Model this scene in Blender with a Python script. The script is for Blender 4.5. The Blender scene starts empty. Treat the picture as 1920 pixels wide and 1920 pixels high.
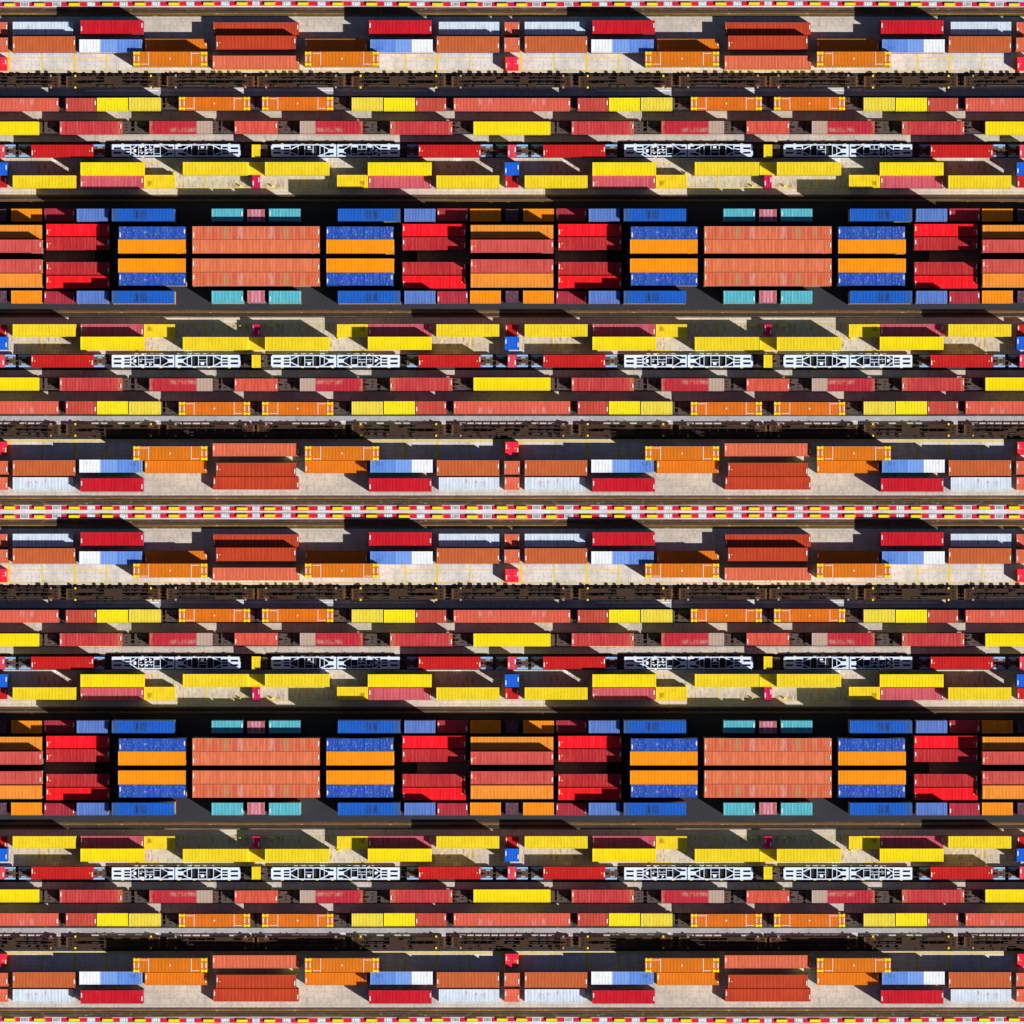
import bpy, bmesh, math, random
from mathutils import Matrix, Vector

# ------------------------------------------------------------------ camera, sky, sun, exposure
S = 0.1033                      # metres per photo pixel on the ground
CAMH = 1500.0
scene = bpy.context.scene
C = bpy.data.collections.new('yard'); scene.collection.children.link(C)
cam = bpy.data.cameras.new('camera'); camo = bpy.data.objects.new('camera', cam)
C.objects.link(camo); scene.camera = camo
camo.location = (0, 0, CAMH)
cam.sensor_width = 36.0
cam.lens = 36.0 * CAMH / (1920 * S)
cam.clip_start = 1.0; cam.clip_end = 6000.0

SHX, SHY = -0.95, 0.59          # where a shadow falls per metre of height
SUNEL = math.atan(1 / math.hypot(SHX, SHY))
SUNAZ = math.atan2(-SHX, -SHY)
world = bpy.data.worlds.new('World'); scene.world = world; world.use_nodes = True
wn = world.node_tree.nodes; wl = world.node_tree.links
bg = wn['Background']; sky = wn.new('ShaderNodeTexSky'); sky.sky_type = 'NISHITA'
sky.sun_disc = False; sky.sun_elevation = SUNEL; sky.sun_rotation = SUNAZ
sky.altitude = 800; sky.dust_density = 0.4; sky.air_density = 0.9; sky.ozone_density = 4.0
wl.new(sky.outputs[0], bg.inputs[0]); bg.inputs[1].default_value = 0.05
sun = bpy.data.lights.new('sun', 'SUN'); suno = bpy.data.objects.new('sun', sun); C.objects.link(suno)
sun.energy = 5.0; sun.angle = math.radians(0.5); sun.color = (1.0, 0.965, 0.9)
suno.rotation_euler = Vector((SHX, SHY, -1)).to_track_quat('-Z', 'Y').to_euler()
scene.view_settings.view_transform = 'Standard'; scene.view_settings.look = 'None'
scene.view_settings.exposure = 0.27; scene.view_settings.gamma = 1.0

# ------------------------------------------------------------------ node materials
class NT:
    def __init__(s, name):
        s.m = bpy.data.materials.new(name); s.m.use_nodes = True
        s.t = s.m.node_tree; s.b = s.t.nodes['Principled BSDF']
    def n(s, typ, **kw):
        x = s.t.nodes.new(typ)
        for k, v in kw.items(): setattr(x, k, v)
        return x
    def put(s, sock, v):
        if isinstance(v, bpy.types.NodeSocket): s.t.links.new(v, sock)
        elif isinstance(v, (tuple, list)) and len(v) == 3 and sock.type == 'RGBA': sock.default_value = (*v, 1)
        else: sock.default_value = v
    def math(s, op, a, b=0.0, c=0.0, clamp=False):
        x = s.n('ShaderNodeMath', operation=op, use_clamp=clamp)
        s.put(x.inputs[0], a); s.put(x.inputs[1], b); s.put(x.inputs[2], c); return x.outputs[0]
    def mix(s, f, a, b, blend='MIX'):
        x = s.n('ShaderNodeMix', data_type='RGBA', blend_type=blend)
        s.put(x.inputs[0], f); s.put(x.inputs[6], a); s.put(x.inputs[7], b); return x.outputs[2]
    def xyz(s, x, y, z=0.0):
        c = s.n('ShaderNodeCombineXYZ'); s.put(c.inputs[0], x); s.put(c.inputs[1], y); s.put(c.inputs[2], z); return c.outputs[0]
    def sep(s, v):
        c = s.n('ShaderNodeSeparateXYZ'); s.put(c.inputs[0], v); return c.outputs[0], c.outputs[1], c.outputs[2]
    def noise(s, v, sc=1.0, det=3.0, rough=0.6):
        x = s.n('ShaderNodeTexNoise'); s.put(x.inputs['Vector'], v); x.inputs['Scale'].default_value = sc
        x.inputs['Detail'].default_value = det; x.inputs['Roughness'].default_value = rough; return x.outputs[0]
    def ramp(s, v, a, b):       # smooth 0..1 between a and b
        x = s.n('ShaderNodeMapRange', interpolation_type='SMOOTHSTEP')
        s.put(x.inputs[0], v); x.inputs[1].default_value = a; x.inputs[2].default_value = b; return x.outputs[0]

def vivid(c, e=0.16):
    m_ = max(c); return tuple(v * (v / m_) ** e for v in c)
def sc3(c, k): return tuple(min(1.0, v * k) for v in c)

def flat(name, col, rough=0.6, metal=0.0, var=0.25):
    m = NT(name); tc = m.n('ShaderNodeTexCoord').outputs['Object']
    f = m.noise(tc, 1.3, 4)
    m.put(m.b.inputs['Base Color'], m.mix(f, sc3(col, 1 - var), sc3(col, 1 + var)))
    m.b.inputs['Specular IOR Level'].default_value = 0.25
    m.b.inputs['Roughness'].default_value = rough; m.b.inputs['Metallic'].default_value = metal
    return m.m

def paint(name, col, fade=None, streak=0.35, rust=0.25, seed=0.0, rustcol=(0.10, 0.035, 0.012), patches=(), rough=0.55, chalk=0.0):
    """weathered paint on a container roof; patches = (u0,u1,v0,v1,colour,softness,breakup,strength) in metres"""
    m = NT(name); uv = m.n('ShaderNodeUVMap').outputs[0]
    u, v, _ = m.sep(uv)
    fade = vivid(fade) if fade else sc3(col, 1.25)
    col_ = vivid(col); m.b.inputs['Specular IOR Level'].default_value = 0.2
    st = m.noise(m.xyz(m.math('MULTIPLY', u, 2.2), m.math('MULTIPLY', v, 0.12), seed), 1.0, 4, 0.7)
    bl = m.noise(m.xyz(u, v, seed + 7), 0.45, 3)
    c = m.mix(m.ramp(bl, 0.35, 0.7), sc3(col_, 0.93), sc3(col_, 1.05))
    c = m.mix(m.math('MULTIPLY', m.ramp(st, 0.42, 0.75), streak), c, fade)
    c = m.mix(m.math('MULTIPLY', m.ramp(st, 0.5, 0.22), streak * 0.8), c, sc3(col_, 0.6))
    if chalk:
        ch = m.noise(m.xyz(m.math('MULTIPLY', u, 5), m.math('MULTIPLY', v, 1.6), seed + 3), 1.0, 5, 0.8)
        c = m.mix(m.math('MULTIPLY', m.ramp(ch, 0.56, 0.66), chalk), c, (0.55, 0.55, 0.55))
    for (u0, u1, v0, v1, pc, soft, brk, stg) in patches:
        a = m.math('MULTIPLY', m.ramp(u, u0 - soft, u0 + soft), m.ramp(u, u1 + soft, u1 - soft))
        b = m.math('MULTIPLY', m.ramp(v, v0 - soft, v0 + soft), m.ramp(v, v1 + soft, v1 - soft))
        k = m.math('MULTIPLY', a, b)
        if brk:
            nn = m.noise(m.xyz(m.math('MULTIPLY', u, 3.0), m.math('MULTIPLY', v, 0.9), seed + 11 + u0), 1.0, 4, 0.8)
            k = m.math('MULTIPLY', k, m.ramp(nn, 0.5 - 0.12 * brk, 0.5 + 0.12))
        c = m.mix(m.math('MULTIPLY', k, stg), c, pc)
    # walked-on dust along the edges of the panels and ponding marks, broken up
    dn = m.noise(m.xyz(m.math('MULTIPLY', u, 0.9), m.math('MULTIPLY', v, 1.4), seed + 40), 1.0, 6, 0.8)
    c = m.mix(m.math('MULTIPLY', m.ramp(dn, 0.52, 0.70), 0.34), c, tuple(0.55 * q + 0.45 * w for q, w in zip(col_, (0.20, 0.15, 0.11))))
    if rust:
        rust = rust * 1.5 + 0.08
        sp = m.noise(m.xyz(u, m.math('MULTIPLY', v, 0.8), seed + 20), 1.9, 5, 0.75)
        c = m.mix(m.math('MULTIPLY', m.ramp(sp, 0.635, 0.69), min(1, rust * 2.5)), c, rustcol)
        tiny = m.noise(m.xyz(u, v, seed + 30), 6.0, 2, 0.6)
        c = m.mix(m.math('MULTIPLY', m.ramp(tiny, 0.70, 0.74), min(1, rust * 2)), c, rustcol)
    m.put(m.b.inputs['Base Color'], c)
    m.b.inputs['Roughness'].default_value = rough
    return m.m

HALF = 480 * S
def folded(m):
    """ground coordinates that mirror at every 480 px, as the yard itself does"""
    g = m.n('ShaderNodeNewGeometry').outputs['Position']; x, y, z = m.sep(g)
    return m.math('PINGPONG', m.math('ADD', x, HALF * 40), HALF), m.math('PINGPONG', m.math('ADD', y, HALF * 40), HALF)

def concrete(name, col, streak=0.0, joints=(3.0, 1.3), jd=0.35, stain=0.35, gold=0.0, crack=0.5):
    m = NT(name); x, y = folded(m)
    b1 = m.noise(m.xyz(x, y, 1), 0.25, 5, 0.6); b2 = m.noise(m.xyz(x, y, 2), 1.6, 6, 0.75); b3 = m.noise(m.xyz(x, y, 3), 14, 3)
    c = m.mix(m.ramp(b1, 0.3, 0.7), sc3(col, 0.86), sc3(col, 1.12))
    c = m.mix(m.math('MULTIPLY', m.ramp(b2, 0.5, 0.75), stain), c, (col[0] * .42, col[1] * .36, col[2] * .3))
    c = m.mix(m.math('MULTIPLY', m.ramp(b3, 0.4, 0.7), 0.12), c, sc3(col, 0.5))
    if streak:
        s1 = m.noise(m.xyz(m.math('MULTIPLY', x, 2.6), m.math('MULTIPLY', y, 0.35), 4), 1.0, 5, 0.7)
        c = m.mix(m.math('MULTIPLY', m.ramp(s1, 0.5, 0.66), streak), c, (col[0] * .45, col[1] * .34, col[2] * .22))
    if crack:
        wob = m.noise(m.xyz(x, y, 5), 0.35, 4)
        d = m.math('ABSOLUTE', m.math('SUBTRACT', wob, 0.5))
        c = m.mix(m.math('MULTIPLY', m.ramp(d, 0.006, 0.0), crack), c, sc3(col, 0.22))
    for ax, st in ((x, joints[0]), (y, joints[1])):
        if st:
            p = m.math('ABSOLUTE', m.math('SUBTRACT', m.math('FRACT', m.math('DIVIDE', ax, st)), 0.5))
            c = m.mix(m.math('MULTIPLY', m.ramp(p, 0.5 - 0.06 / st, 0.5 - 0.015 / st), jd), c, sc3(col, 0.25))
    m.put(m.b.inputs['Base Color'], c); m.b.inputs['Roughness'].default_value = 0.9
    return m.m

def banded(name, cols, seed, freq=0.12, yf=3.0):
    """timber and dirt along a crane rail: colour runs lengthways, broken up"""
    m = NT(name); x, y = folded(m)
    a = m.noise(m.xyz(m.math('MULTIPLY', x, freq), m.math('MULTIPLY', y, yf), seed), 1.0, 6, 0.7)
    b = m.noise(m.xyz(x, m.math('MULTIPLY', y, 2.0), seed + 5), 0.9, 5, 0.8)
    c = m.mix(m.ramp(a, 0.35, 0.65), cols[0], cols[1])
    c = m.mix(m.math('MULTIPLY', m.ramp(b, 0.56, 0.68), 0.8), c, cols[2])
    m.put(m.b.inputs['Base Color'], c); m.b.inputs['Roughness'].default_value = 0.85
    return m.m

# ------------------------------------------------------------------ mesh helpers
class MB:
    def __init__(s): s.v = []; s.f = []; s.mi = []
    def quad(s, pts, mi=0):
        n = len(s.v); s.v += [tuple(p) for p in pts]; s.f.append(tuple(range(n, n + len(pts)))); s.mi.append(mi)
    def box(s, x0, x1, y0, y1, z0, z1, mi=0):
        n = len(s.v)
        s.v += [(x0, y0, z0), (x1, y0, z0), (x1, y1, z0), (x0, y1, z0), (x0, y0, z1), (x1, y0, z1), (x1, y1, z1), (x0, y1, z1)]
        for q in ((0, 3, 2, 1), (4, 5, 6, 7), (0, 1, 5, 4), (1, 2, 6, 5), (2, 3, 7, 6), (3, 0, 4, 7)):
            s.f.append(tuple(n + i for i in q)); s.mi.append(mi)
    def bar(s, ax, ay, bx, by, w, z0, z1, mi=0):
        d = Vector((bx - ax, by - ay)); d.normalize(); p = Vector((-d.y, d.x)) * w / 2
        c = [(ax - p.x, ay - p.y), (bx - p.x, by - p.y), (bx + p.x, by + p.y), (ax + p.x, ay + p.y)]
        s.prism(c, z0, z1, mi)
    def prism(s, c, z0, z1, mi=0):
        n = len(s.v); k = len(c)
        s.v += [(x, y, z0) for x, y in c] + [(x, y, z1) for x, y in c]
        s.f.append(tuple(n + i for i in reversed(range(k)))); s.mi.append(mi)
        s.f.append(tuple(n + k + i for i in range(k))); s.mi.append(mi)
        for i in range(k):
            j = (i + 1) % k; s.f.append((n + i, n + j, n + k + j, n + k + i)); s.mi.append(mi)
    def cyl(s, cx, cy, z0, z1, r0, r1, seg=12, mi=0):
        n = len(s.v)
        for r, z in ((r0, z0), (r1, z1)):
            s.v += [(cx + r * math.cos(2 * math.pi * i / seg), cy + r * math.sin(2 * math.pi * i / seg), z) for i in range(seg)]
        s.f.append(tuple(n + seg + i for i in range(seg))); s.mi.append(mi)
        s.f.append(tuple(n + i for i in reversed(range(seg)))); s.mi.append(mi)
        for i in range(seg):
            j = (i + 1) % seg; s.f.append((n + i, n + j, n + seg + j, n + seg + i)); s.mi.append(mi)
    def wheel(s, cx, cy, cz, r, w, seg=14, mi=0):     # axle along y
        n = len(s.v)
        for yy in (cy - w / 2, cy + w / 2):
            s.v += [(cx + r * math.cos(2 * math.pi * i / seg), yy, cz + r * math.sin(2 * math.pi * i / seg)) for i in range(seg)]
        s.f.append(tuple(n + i for i in range(seg))); s.mi.append(mi)
        s.f.append(tuple(n + seg + i for i in reversed(range(seg)))); s.mi.append(mi)
        for i in range(seg):
            j = (i + 1) % seg; s.f.append((n + i, n + seg + i, n + seg + j, n + j)); s.mi.append(mi)
    def mesh(s, name, mats, fold=False):
        me = bpy.data.meshes.new(name); me.from_pydata(s.v, [], s.f)
        for mt in (mats if isinstance(mats, (list, tuple)) else [mats]): me.materials.append(mt)
        me.polygons.foreach_set('material_index', s.mi)
        uv = me.uv_layers.new(name='UVMap')
        for lp in me.loops:
            co = me.vertices[lp.vertex_index].co
            uv.data[lp.index].uv = (abs(co.x) if fold else co.x, co.y)
        me.update()
        return me

_var = {}
def variant(me, fx, fy):
    if not fx and not fy: return me
    k = (me.name, fx, fy)
    if k not in _var:
        m = me.copy(); m.name = me.name
        m.transform(Matrix.Diagonal((-1 if fx else 1, -1 if fy else 1, 1, 1)))
        if fx != fy: m.flip_normals()
        _var[k] = m
    return _var[k]

def link(name, me, parent=None, loc=(0, 0, 0), **props):
    o = bpy.data.objects.new(name, me); C.objects.link(o); o.location = loc
    if parent: o.parent = parent
    for k, v in props.items(): o[k] = v
    return o

def flipv(p, fx, fy): return (-p[0] if fx else p[0], -p[1] if fy else p[1], p[2])

class Thing:
    """a tree of parts: (name, mesh, offset, children)"""
    def __init__(s, name): s.name = name; s.parts = []
    def part(s, name, me, off=(0, 0, 0), kids=(), label=None): s.parts.append((name, me, off, kids, label)); return s
    def place(s, loc, fx, fy, label, cat, group):
        r = link(s.name, None, None, loc, label=label, category=cat, group=group)
        r.empty_display_size = 0.5
        for (n, me, off, kids, lb) in s.parts:
            o = link(n, variant(me, fx, fy), r, flipv(off, fx, fy))
            if lb: o['label'] = lb
            for (kn, kme, koff) in kids: link(kn, variant(kme, fx, fy), o, flipv(koff, fx, fy))
        return r

def P(px, py, z=0.0):
    k = 1 - z / CAMH
    return ((px - 960) * S * k, (960 - py) * S * k, z)

# ------------------------------------------------------------------ materials
M = {}
M['concrete'] = concrete('concrete_slabs', (0.48, 0.425, 0.365), joints=(3.3, 1.25), streak=0.35, stain=0.6, crack=0.8)
M['lot'] = concrete('concrete_lot', (0.58, 0.545, 0.51), joints=(2.05, 1.7), stain=0.55, crack=0.9, streak=0.3)
M['dirty'] = concrete('concrete_streaked', (0.50, 0.44, 0.36), joints=(6.2, 0), streak=0.95, stain=0.7)
M['apron'] = concrete('concrete_apron', (0.57, 0.50, 0.42), joints=(6.1, 0.62), streak=0.35, jd=0.7, stain=0.5)
M['lane'] = concrete('grey_lane', (0.36, 0.35, 0.375), joints=(3.2, 0), streak=0.2, stain=0.5)
M['shade_ground'] = concrete('shade_dark_ground', (0.017, 0.018, 0.026), joints=(0, 0), jd=0, stain=0.3, crack=0.2)  # shade of the tall stacks put into the ground colour
M['tan'] = concrete('tan_slab', (0.25, 0.215, 0.165), joints=(2.2, 0), stain=0.4)
M['white_strip'] = concrete('whitewashed_strip', (0.54, 0.53, 0.56), joints=(4.6, 0), stain=0.12, crack=0.1)
M['ballast'] = banded('track_ballast', ((0.012, 0.011, 0.012), (0.028, 0.022, 0.02), (0.12, 0.09, 0.06)), 1, 0.6, 2.0)
M['bed_brown'] = banded('crane_bed_brown', ((0.022, 0.010, 0.003), (0.10, 0.046, 0.010), (0.40, 0.26, 0.12)), 2)
M['bed_gold'] = banded('crane_bed_gold', ((0.09, 0.040, 0.004), (0.24, 0.120, 0.014), (0.56, 0.37, 0.15)), 3)
M['bed_dark'] = banded('crane_bed_groove', ((0.010, 0.006, 0.004), (0.035, 0.018, 0.009), (0.11, 0.06, 0.03)), 4)
M['steel'] = flat('rail_steel', (0.16, 0.13, 0.11), 0.45, 0.6)
M['yline'] = paint('yellow_road_paint', (0.68, 0.50, 0.03), streak=0.5, fade=(0.6, 0.52, 0.2), rust=0.3, rustcol=(0.3, 0.26, 0.2))
M['yband'] = paint('faded_yellow_band', (0.64, 0.47, 0.08), streak=0.7, fade=(0.60, 0.49, 0.27), rust=0.4, rustcol=(0.45, 0.4, 0.32))
M['wline'] = flat('white_road_paint', (0.62, 0.66, 0.78), 0.8)
M['red'] = flat('kerb_red', (0.52, 0.003, 0.022), 0.6, var=0.12)
M['panel'] = flat('kerb_panel_grey', (0.33, 0.31, 0.32), 0.8, var=0.2)
M['panelw'] = flat('kerb_panel_white', (0.58, 0.58, 0.62), 0.8, var=0.1)
M['digit'] = flat('digit_white', (0.82, 0.82, 0.85), 0.7, var=0.03)
M['digitg'] = flat('digit_grey', (0.16, 0.15, 0.18), 0.7, var=0.03)
M['yellow'] = flat('bumper_yellow', (0.85, 0.62, 0.0), 0.5, var=0.06)
M['white'] = flat('white_frame_paint', (0.58, 0.67, 0.84), 0.5, var=0.05)  # white paint with the blue of its shade mixed into the colour
M['plate'] = flat('plate_white', (0.80, 0.76, 0.76), 0.5, var=0.05)
M['stick'] = flat('sticker_amber', (0.85, 0.32, 0.03), 0.5, var=0.05)
M['wagon'] = flat('wagon_brown', (0.042, 0.020, 0.010), 0.75, var=0.5)
M['wagonend'] = flat('wagon_ochre', (0.13, 0.055, 0.012), 0.75, var=0.4)
M['wagonred'] = flat('wagon_red_patch', (0.18, 0.035, 0.03), 0.7, var=0.3)
M['grey'] = flat('wagon_grey_deck', (0.075, 0.052, 0.046), 0.8, var=0.3)
M['black'] = flat('black_steel', (0.012, 0.012, 0.014), 0.7, var=0.3)
M['lblue'] = flat('wagon_light_blue', (0.20, 0.42, 0.78), 0.5, var=0.12)
M['beige'] = flat('bolster_beige', (0.34, 0.27, 0.17), 0.7, var=0.2)
M['blue_sheet'] = flat('blue_sheet', (0.01, 0.12, 0.32), 0.5)

# ------------------------------------------------------------------ the setting
XA, XB = -260.0, 2180.0
def strip(mb, y0, y1, z, x0=XA, x1=XB):
    (ax, ay, _), (bx, by, _) = P(x0, y1), P(x1, y0)
    mb.quad([(ax, ay, z), (bx, ay, z), (bx, by, z), (ax, by, z)])
def fy(ty, j): return j * 480 + ty if j % 2 == 0 else (j + 1) * 480 - ty
def fx(tx, i): return i * 480 + tx if i % 2 == 0 else (i + 1) * 480 - tx
def ground(name, mat, bands, z=0.004):
    mb = MB()
    for b in bands:
        for j in range(4):
            ya, yb = sorted((fy(b[0], j), fy(b[1], j)))
            if len(b) == 2: strip(mb, ya, yb, z)
            else:
                for i in range(4):
                    xa, xb = sorted((fx(b[2], i), fx(b[3], i))); strip(mb, ya, yb, z, xa, xb)
    return link(name, mb.mesh(name, mat), kind='structure')

g = MB(); g.quad([(-3000, -3000, 0), (3000, -3000, 0), (3000, 3000, 0), (-3000, 3000, 0)])
link('ground', g.mesh('ground', M['concrete']), kind='structure')
ground('concrete_pavement', M['concrete'], [(31, 98), (208, 226), (252, 266)])
ground('concrete_lot', M['lot'], [(98, 136.5)])
ground('stained_concrete', M['dirty'], [(304, 352)])
ground('pale_apron', M['apron'], [(352, 364.5), (296, 304), (164.3, 166.4)])
ground('grey_lane', M['lane'], [(166.4, 180)])
ground('shade_dark_ground', M['shade_ground'], [(381, 480)])  # ground coloured near black for the shade between the stacks
ground('tan_slab', M['tan'], [(466, 480, 80, 178)], 0.008)
ground('track_bed', M['ballast'], [(136.5, 164.3), (180, 208), (226, 252), (266, 296)])
ground('crane_rail_bed', M['bed_brown'], [(13.5, 19.5), (27.5, 31)])
ground('crane_rail_groove', M['bed_dark'], [(19.5, 24), (368.2, 373.5), (378, 381)])
ground('crane_rail_timber', M['bed_gold'], [(24, 27.5), (364.5, 368.2), (373.5, 378)])
ground('white_strip', M['white_strip'], [(-0.0, 13.5)])
rl = MB()
for j in range(4):
    for yc in (147.0, 160.5, 188.6, 202.2, 232.8, 246.4, 276, 289.6, 22.0, 29.0, 367.0, 376):
        y = fy(yc, j); (ax, ay, _), (bx, by, _) = P(XA, y + 0.55), P(XB, y - 0.55)
        rl.box(ax, bx, ay, by, 0.0, 0.15)
link('rails', rl.mesh('rails', M['steel']), kind='structure')
# sleepers under the four tracks
sl = MB()
for j in range(4):
    for ya, yb in ((142, 164), (184, 207), (228, 251), (271, 294)):
        y0, y1 = sorted((fy(ya, j), fy(yb, j)))
        for k in range(int((XB - XA) / 6)):
            x = XA + k * 6; (ax, ay, _), (bx, by, _) = P(x, y1), P(x + 2.4, y0)
            sl.box(ax, bx, ay, by, 0.0, 0.06)
link('sleepers', sl.mesh('sleepers', M['ballast']), kind='structure')
# painted lines
def lines(name, mat, rects, z=0.012):
    mb = MB()
    for (x0, x1, y0, y1) in rects:
        for i in range(4):
            for j in range(4):
                xa, xb = sorted((fx(x0, i), fx(x1, i))); ya, yb = sorted((fy(y0, j), fy(y1, j))); strip(mb, ya, yb, z, xa, xb)
    link(name, mb.mesh(name, mat), kind='structure')
lines('yellow_lines', M['yline'], [(14.5, 19, 97, 132), (77.6, 80, 97, 132), (138, 142.2, 97, 132), (199.6, 202.2, 97, 132), (386, 388.4, 330, 351.5),
                                   (15.5, 17.5, 305, 329), (77.5, 79.3, 305, 329), (330, 332, 352, 353)])
lines('yellow_cross_lines', M['yline'], [(19, 77.6, 107.9, 109.3), (80, 138, 107.9, 109.3), (142.2, 199.6, 107.7, 109.2)])
lines('yellow_edge_bands', M['yband'], [(0, 480, 132, 134.6), (270, 480, 351.5, 353.4), (0, 108, 207.2, 208.4), (240, 300, 302.5, 304.6), (112, 228, 251.2, 252.4)])
lines('white_lines', M['wline'], [(160, 298, 168.6, 171.0), (303, 480, 168.2, 170.4)])

# ------------------------------------------------------------------ striped kerbs with bay numbers
_tx = {}
def text_mesh(txt, mat, h, name='bay_number'):
    k = (txt, mat.name, h)
    if k not in _tx:
        cu = bpy.data.curves.new('t', 'FONT'); cu.body = txt; cu.size = 1.0; cu.align_x = 'CENTER'; cu.align_y = 'CENTER'
        cu.extrude = 0.012; cu.space_character = 1.08; cu.offset = 0.025
        o = bpy.data.objects.new('t', cu); C.objects.link(o)
        bpy.context.view_layer.update()
        me = bpy.data.meshes.new_from_object(o.evaluated_get(bpy.context.evaluated_depsgraph_get()))
        xs = [v.co.x for v in me.vertices]; ys = [v.co.y for v in me.vertices]
        w0, h0 = max(xs) - min(xs), max(ys) - min(ys); cx, cy = (max(xs) + min(xs)) / 2, (max(ys) + min(ys)) / 2
        me.transform(Matrix.Translation((-cx, -cy, 0))); me.transform(Matrix.Diagonal((h[0] / w0, h[1] / h0, 1, 1)))
        me.materials.clear(); me.materials.append(mat); me.name = name
        bpy.data.objects.remove(o)
        _tx[k] = me
    return _tx[k]

REDS = [(0, 38), (55, 98), (115, 163), (179, 224), (240, 284), (301, 349), (365, 414), (431, 473)]
PANS = [(38, 55, '085', 1), (98, 115, '087', 1), (163, 179, '089', 0), (224, 240, '091', 0), (284, 301, '093', 0), (349, 365, '095', 0), (414, 431, '097', 0), (473, 487, '010', 0)]
YEL = [8.3, 64.2, 129.3, 192, 253, 316.4, 381.5, 444]
KT, KB = lambda x: 4.7 - 2.7 * x / 480, lambda x: 12.4 - 1.6 * x / 480
QN = ['top', 'upper middle', 'lower middle', 'bottom']
kerbnames = {(0, 0): 'along the top edge of the yard', (1, 0): 'on the upper side of the central white strip',
             (2, 0): 'on the lower side of the central white strip', (3, 0): 'along the bottom edge of the yard'}
KZ = 0.14
bump = MB()
# a raised bumper with chamfered long edges
L_, W_, H_ = 20.0 * S, 5.8 * S, 0.50
pf = [(-W_ / 2, 0), (W_ / 2, 0), (W_ / 2, H_ * .6), (W_ / 2 - .14, H_), (-W_ / 2 + .14, H_), (-W_ / 2, H_ * .6)]
n0 = len(bump.v)
for xx in (-L_ / 2, L_ / 2): bump.v += [(xx, a, b) for a, b in pf]
bump.f += [tuple(range(5, -1, -1)), tuple(range(6, 12))]; bump.mi += [0, 0]
for i in range(6): bump.f.append((i, (i + 1) % 6, 6 + (i + 1) % 6, 6 + i)); bump.mi.append(0)
bump_me = bump.mesh('bumper', M['yellow'])
bumper_items = []
for j in range(4):
    sgn = 1 if j % 2 == 0 else -1
    yb0 = 0 if j == 0 else (960 if j in (1, 2) else 1920)
    root = link('striped_kerb', None, None, P(960, yb0 + sgn * 8.5), label='red and grey striped kerb with bay numbers ' + kerbnames[(j, 0)], category='kerb', group='striped kerbs with bay numbers')
    rx, ry, _ = root.location
    base = MB()
    for i in range(4):
        for k in range(24):
            t0, t1 = k * 20, k * 20 + 20
            A, B = P(fx(t0, i), yb0 + sgn * (KT(t0) - 0.5)), P(fx(t1, i), yb0 + sgn * (KT(t1) - 0.5))
            D, E = P(fx(t0, i), yb0 + sgn * (KB(t0) + 1.1)), P(fx(t1, i), yb0 + sgn * (KB(t1) + 1.1))
            q = [(A[0] - rx, A[1] - ry), (B[0] - rx, B[1] - ry), (E[0] - rx, E[1] - ry), (D[0] - rx, D[1] - ry)]
            ar = sum(q[a][0] * q[(a + 1) % 4][1] - q[(a + 1) % 4][0] * q[a][1] for a in range(4))
            base.prism(q if ar > 0 else q[::-1], 0.006, KZ)
    link('kerb_base', base.mesh('kerb_base', M['white_strip']), root)
    def kpanel(name, spans, mat, zt):
        mb = MB()
        xm = sum(spans) / 2
        c = [(spans[0], 0), (spans[1], 0), (spans[1], 1), (spans[0], 1)]
        return c
    done = set()
    for i in range(4):
        for (a, b) in REDS:
            if a == 0 and i in (1, 3):
                continue
            ca, cb = sorted((fx(a, i), fx(b, i)))
            if a == 0:
                c0 = fx(0, i); ca, cb = c0 - 38, c0 + 38
            tA, tB = (a, b)
            mb = MB()
            def KX(px): return px % 960 if px % 960 <= 480 else 960 - px % 960
            xs = [ca + (cb - ca) * t / 4 for t in range(5)]
            for s_ in range(4):
                x0, x1 = xs[s_], xs[s_ + 1]
                q = [P(x0, yb0 + sgn * KT(KX(x0))), P(x1, yb0 + sgn * KT(KX(x1))), P(x1, yb0 + sgn * KB(KX(x1))), P(x0, yb0 + sgn * KB(KX(x0)))]
                q = [(p[0] - rx, p[1] - ry) for p in q]
                if sgn > 0: q = q[::-1]
                mb.prism(q, KZ + 0.004, KZ + 0.03)
            link('red_panel', mb.mesh('red_panel', M['red']), root)
        if i == 3:
            mb = MB(); q = [P(1920 - 38, yb0 + sgn * KT(0)), P(1958, yb0 + sgn * KT(0)), P(1958, yb0 + sgn * KB(0)), P(1882, yb0 + sgn * KB(0))]
            q = [(p[0] - rx, p[1] - ry) for p in q]
            mb.prism(q[::-1] if sgn > 0 else q, KZ + 0.004, KZ + 0.03); link('red_panel', mb.mesh('red_panel', M['red']), root)
        for (a, b, txt, w) in PANS:
            if b > 480 and i in (1, 3): continue
            ca, cb = sorted((fx(a, i), fx(b, i))); ca += .3; cb -= .3; tm = (a + b) / 2
            if b > 480: tm = 480
            mb = MB(); q = [P(ca, yb0 + sgn * KT(tm)), P(cb, yb0 + sgn * KT(tm)), P(cb, yb0 + sgn * KB(tm)), P(ca, yb0 + sgn * KB(tm))]
            q = [(p[0] - rx, p[1] - ry) for p in q]
            mb.prism(q[::-1] if sgn > 0 else q, KZ + 0.004, KZ + 0.026)
            po = link('number_panel', mb.mesh('number_panel', M['panelw' if w else 'panel']), root)
            tme = text_mesh(txt, M['digitg' if w else 'digit'], (13.2 * S, 6.3 * S))
            pc = P((ca + cb) / 2, yb0 + sgn * (KT(tm) + KB(tm)) / 2)
            # the writing reads upright only on the lower side blocks that are not mirrored
            link('bay_number', variant(tme, i % 2 == 1, j % 2 == 0), po, (pc[0] - rx, pc[1] - ry, KZ + 0.04))
        for a in YEL:
            bumper_items.append((fx(a + 10, i), j, yb0 + sgn * ((KT(a + 10) + KB(a + 10)) / 2 + 0.1), i))
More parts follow.
